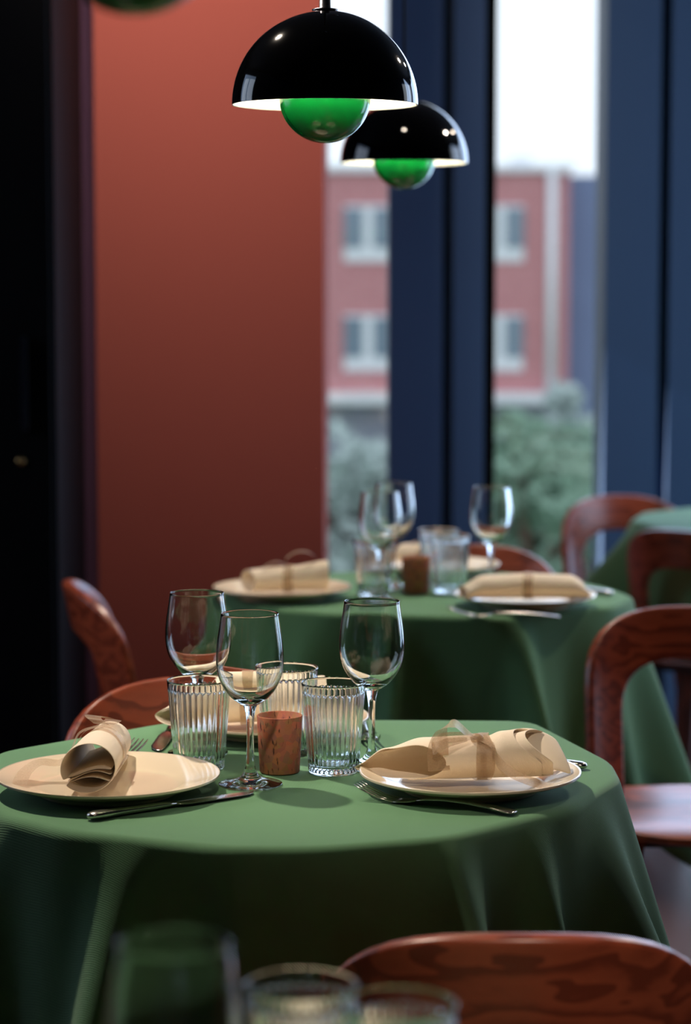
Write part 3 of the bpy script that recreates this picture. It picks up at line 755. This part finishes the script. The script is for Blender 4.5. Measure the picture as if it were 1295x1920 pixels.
# long napkin on the right plate: wide flattened mouth at left, tied right of the middle
A2 = [(0, .046), (.25, .042), (.55, .033), (.6, .032), (.66, .033), (1, .036)]; B2 = [(0, .007), (.14, .019), (.32, .0255), (.55, .0265), (.62, .0255), (.7, .029), (1, .036)]
def xs2(ph, v):
    near = (1+cos(ph))/2; return .100*near**1.3 + (.02 if v > .6 else 0)
def xe2(ph, v):
    return .006 + .034*max(0, sin(ph+.3)) + .012*(1+cos(ph))/2 + (.014 if .0 < v < .5 else 0)
npR = thing('rolled_napkin', 'long beige napkin tied with an organza bow, right plate of the middle table', 'napkin', (atz(862, 1425, TZ+.03).x, P2[1]-.005, P2[2]+.0125), R(5), 'rolled napkins')
n_ = obj('napkin_cloth', roll_bm(.245, A2, B2, xs2, xe2, turns=1.6, shrink=.10, phi0=-1.3), M['napkin'], npR); finish(n_)
# loose corner at the right end
bm = bmesh.new()
g = [[bm.verts.new((lerp(.070, .130, i/6) - .012*(j/4), lerp(-.020, .028, j/4)-.003*i/6, .006+.046*(j/4)**.8 + .008*sin(pi*i/6) - .010*(i/6)*(j/4))) for j in range(5)] for i in range(7)]
for P, Q in zip(g, g[1:]):
    for k in range(4): bm.faces.new((P[k], P[k+1], Q[k+1], Q[k]))
fl = obj('folded_corner', bm, M['napkin'], npR); finish(fl)
rb = bmesh.new(); xb = .022
band(rb, xb, .0325, .0262, .017, slant=-.15)
band(rb, xb+.004, .0332, .0266, .012, slant=.2)
ring = obj('ribbon', rb, M['ribbon'], npR)
bm = bmesh.new(); kx, ky, kz = xb-.006, -.016, .052
strip(bm, [(kx, ky, kz), (kx-.014, ky-.004, kz+.009), (kx-.028, ky-.008, kz+.019), (kx-.043, ky-.014, kz+.013), (kx-.048, ky-.018, kz-.010), (kx-.047, ky-.022, kz-.034)],
      [(0, 1, .3), (0, 1, .6), (0, 1, .2), (.6, .8, .0), (1, .2, 0), (1, .1, 0)], lambda f: .006+.020*sm(f, 0, .4))
strip(bm, [(kx, ky, kz), (kx-.018, ky-.012, kz+.004), (kx-.045, ky-.018, kz+.002), (kx-.055, ky-.022, kz-.008), (kx-.035, ky-.020, kz-.001), (kx-.012, ky-.008, kz)],
      (0, .8, .6), lambda f: .006+.014*sin(pi*f))
obj('bow_loop', bm, M['ribbon'], npR)
bm = bmesh.new()
strip(bm, [(kx, ky, kz), (kx+.016, ky-.012, kz-.006), (kx+.020, ky-.020, kz-.020), (kx+.036, ky-.032, kz-.036), (kx+.066, ky-.048, kz-.046), (kx+.084, ky-.044, kz-.048)],
      [(0, 1, .3), (.4, .8, .5), (.6, .4, .6), (.3, .3, .6), (0, 1, .1)], .011)
obj('ribbon_tail', bm, M['ribbon'], npR)
bm = bmesh.new(); bmesh.ops.create_icosphere(bm, subdivisions=2, radius=.0062)
for v in bm.verts: v.co = Vector((v.co.x*1.3+kx, v.co.y+ky, v.co.z*.9+kz)) + v.co.orthogonal()*.08
obj('knot', bm, M['ribbon'], npR)
# end-on napkin on the left plate
A1 = [(0, .0325), (.4, .0295), (.6, .028), (1, .026)]; B1 = [(0, .0295), (.4, .0285), (1, .025)]
def xs1(ph, v): return .012*(1+sin(ph))/2 + .03*(v > .72) + .006*cos(ph)
def xe1(ph, v): return .010*(1+cos(ph))/2
pA = atz(163, 1492, TZ+.012); pB = atz(208, 1428, TZ+.012); dd = (pB-pA); 
npL = thing('rolled_napkin', 'beige napkin roll pointing at the camera on the left plate of the middle table', 'napkin', (0, 0, 0), 0, 'rolled napkins')
dn = Vector((dd.x, dd.y, 0)).normalized(); Ln = .205; cL = Vector((pA.x, pA.y, 0)) + dn*Ln/2
npL.location = (cL.x, cL.y, P1[2]+.0118); npL.rotation_euler = (0, 0, math.atan2(dn.y, dn.x))
n_ = obj('napkin_cloth', roll_bm(Ln, A1, B1, xs1, xe1, turns=1.35, shrink=.06, phi0=-2.4), M['napkin'], npL); finish(n_)
bm = bmesh.new()      # folded layers inside the roll
for kk, (z0_, amp) in enumerate(((.012, .006), (.017, .008), (.022, .006))):
    g = [[bm.verts.new((lerp(-Ln/2+.016, Ln/2-.03, i/10), lerp(-.026, .026, j/8), z0_ + amp*sin(2.2*j/8*pi*.5+.4*kk) )) for j in range(9)] for i in range(11)]
    for P, Q in zip(g, g[1:]):
        for k in range(8): bm.faces.new((P[k], P[k+1], Q[k+1], Q[k]))
fo = obj('inner_fold', bm, M['napkin'], npL); finish(fo)
rb = bmesh.new(); band(rb, .012, .0292, .0284, .020, slant=.35); obj('ribbon', rb, M['ribbon'], npL)
bm = bmesh.new()      # local +y is towards the viewer's left
strip(bm, [(.02, .004, .058), (.012, .026, .050), (-.002, .034, .030), (-.006, .046, .018), (-.012, .070, .019), (-.036, .083, .012), (-.075, .083, .0055)],
      [(1, 0, 0), (1, .2, 0), (1, .3, .2), (1, .1, .3), (.3, 1, 0), (0, 1, 0)], .018)
strip(bm, [(.02, .0, .059), (.03, .012, .066), (.062, .012, .062), (.085, .0, .054), (.06, -.008, .057), (.03, -.003, .058)], (.1, 1, .1), .020)
obj('bow_loop', bm, M['ribbon'], npL)
# napkin on the back plate, lying across behind the tumblers
A3 = [(0, .030), (.3, .036), (1, .038)]; B3 = [(0, .010), (.25, .027), (.5, .030), (1, .031)]
def rolled(label, loc, rz, L, A, B, xs, xe, loop=True, tilt=0):
    t = thing('rolled_napkin', label, 'napkin', loc, rz, 'rolled napkins')
    o = obj('napkin_cloth', roll_bm(L, A, B, xs, xe, turns=1.5, shrink=.10), M['napkin'], t); finish(o)
    rb = bmesh.new(); bm_ = interp(B, .5); am = interp(A, .5); band(rb, .005, am, bm_, .018, slant=.2); obj('ribbon', rb, M['ribbon'], t)
    if loop:
        bm = bmesh.new(); z = 2*bm_
        strip(bm, [(.005, 0, z), (.0, -.006, z+.014), (.02, -.01, z+.027), (.045, -.008, z+.024), (.062, 0, z+.006), (.07, .004, z-.004)], (0, 1, .1), .014)
        strip(bm, [(.005, 0, z), (-.018, -.004, z+.008), (-.034, -.008, z+.004), (-.045, -.012, z-.002)], (0, 1, .1), .012)
        obj('bow_loop', bm, M['ribbon'], t)
    return t
rolled('beige napkin roll on the back plate of the middle table, seen through the glasses', (-.135, 3.145, TZ+.0135), R(12), .23, A3, B3, lambda p, v: .03*(1+cos(p))/2, lambda p, v: .01*(1+cos(p))/2, False)
A4 = [(0, .030), (.5, .031), (1, .030)]; B4 = [(0, .022), (.45, .025), (.55, .025), (1, .030)]
rolled('blurred beige napkin with a raised ribbon loop, left plate of the farther table', (atz(535, 1078, TZ+.05).x, Q1[1]-.01, TZ+.0135), R(9), .165, A4, B4, lambda p, v: .02*(1+cos(p))/2, lambda p, v: .004)
A5 = [(0, .040), (.5, .036), (1, .040)]; B5 = [(0, .012), (.18, .023), (.5, .0245), (.82, .023), (1, .012)]
rolled('blurred long beige napkin tied in the middle on the right plate of the farther table', (Q2[0]+.002, Q2[1]-.005, TZ+.0135), R(2), .245, A5, B5, lambda p, v: .01*(1+cos(p))/2, lambda p, v: .02*(1+sin(p))/2, False)
rolled('blurred beige napkin with a bow on the back plate of the farther table', (Q3[0]-.01, Q3[1], TZ+.0135), R(-50), .18, A4, B4, lambda p, v: .01, lambda p, v: .004)

# napkin behind the foreground tumblers on the nearest table
rolled('small beige napkin roll on the nearest table, showing pale through a foreground tumbler', (-.03, 1.715, TZ+.001), R(88), .09, A4, B4, lambda p, v: .004, lambda p, v: .004, False)
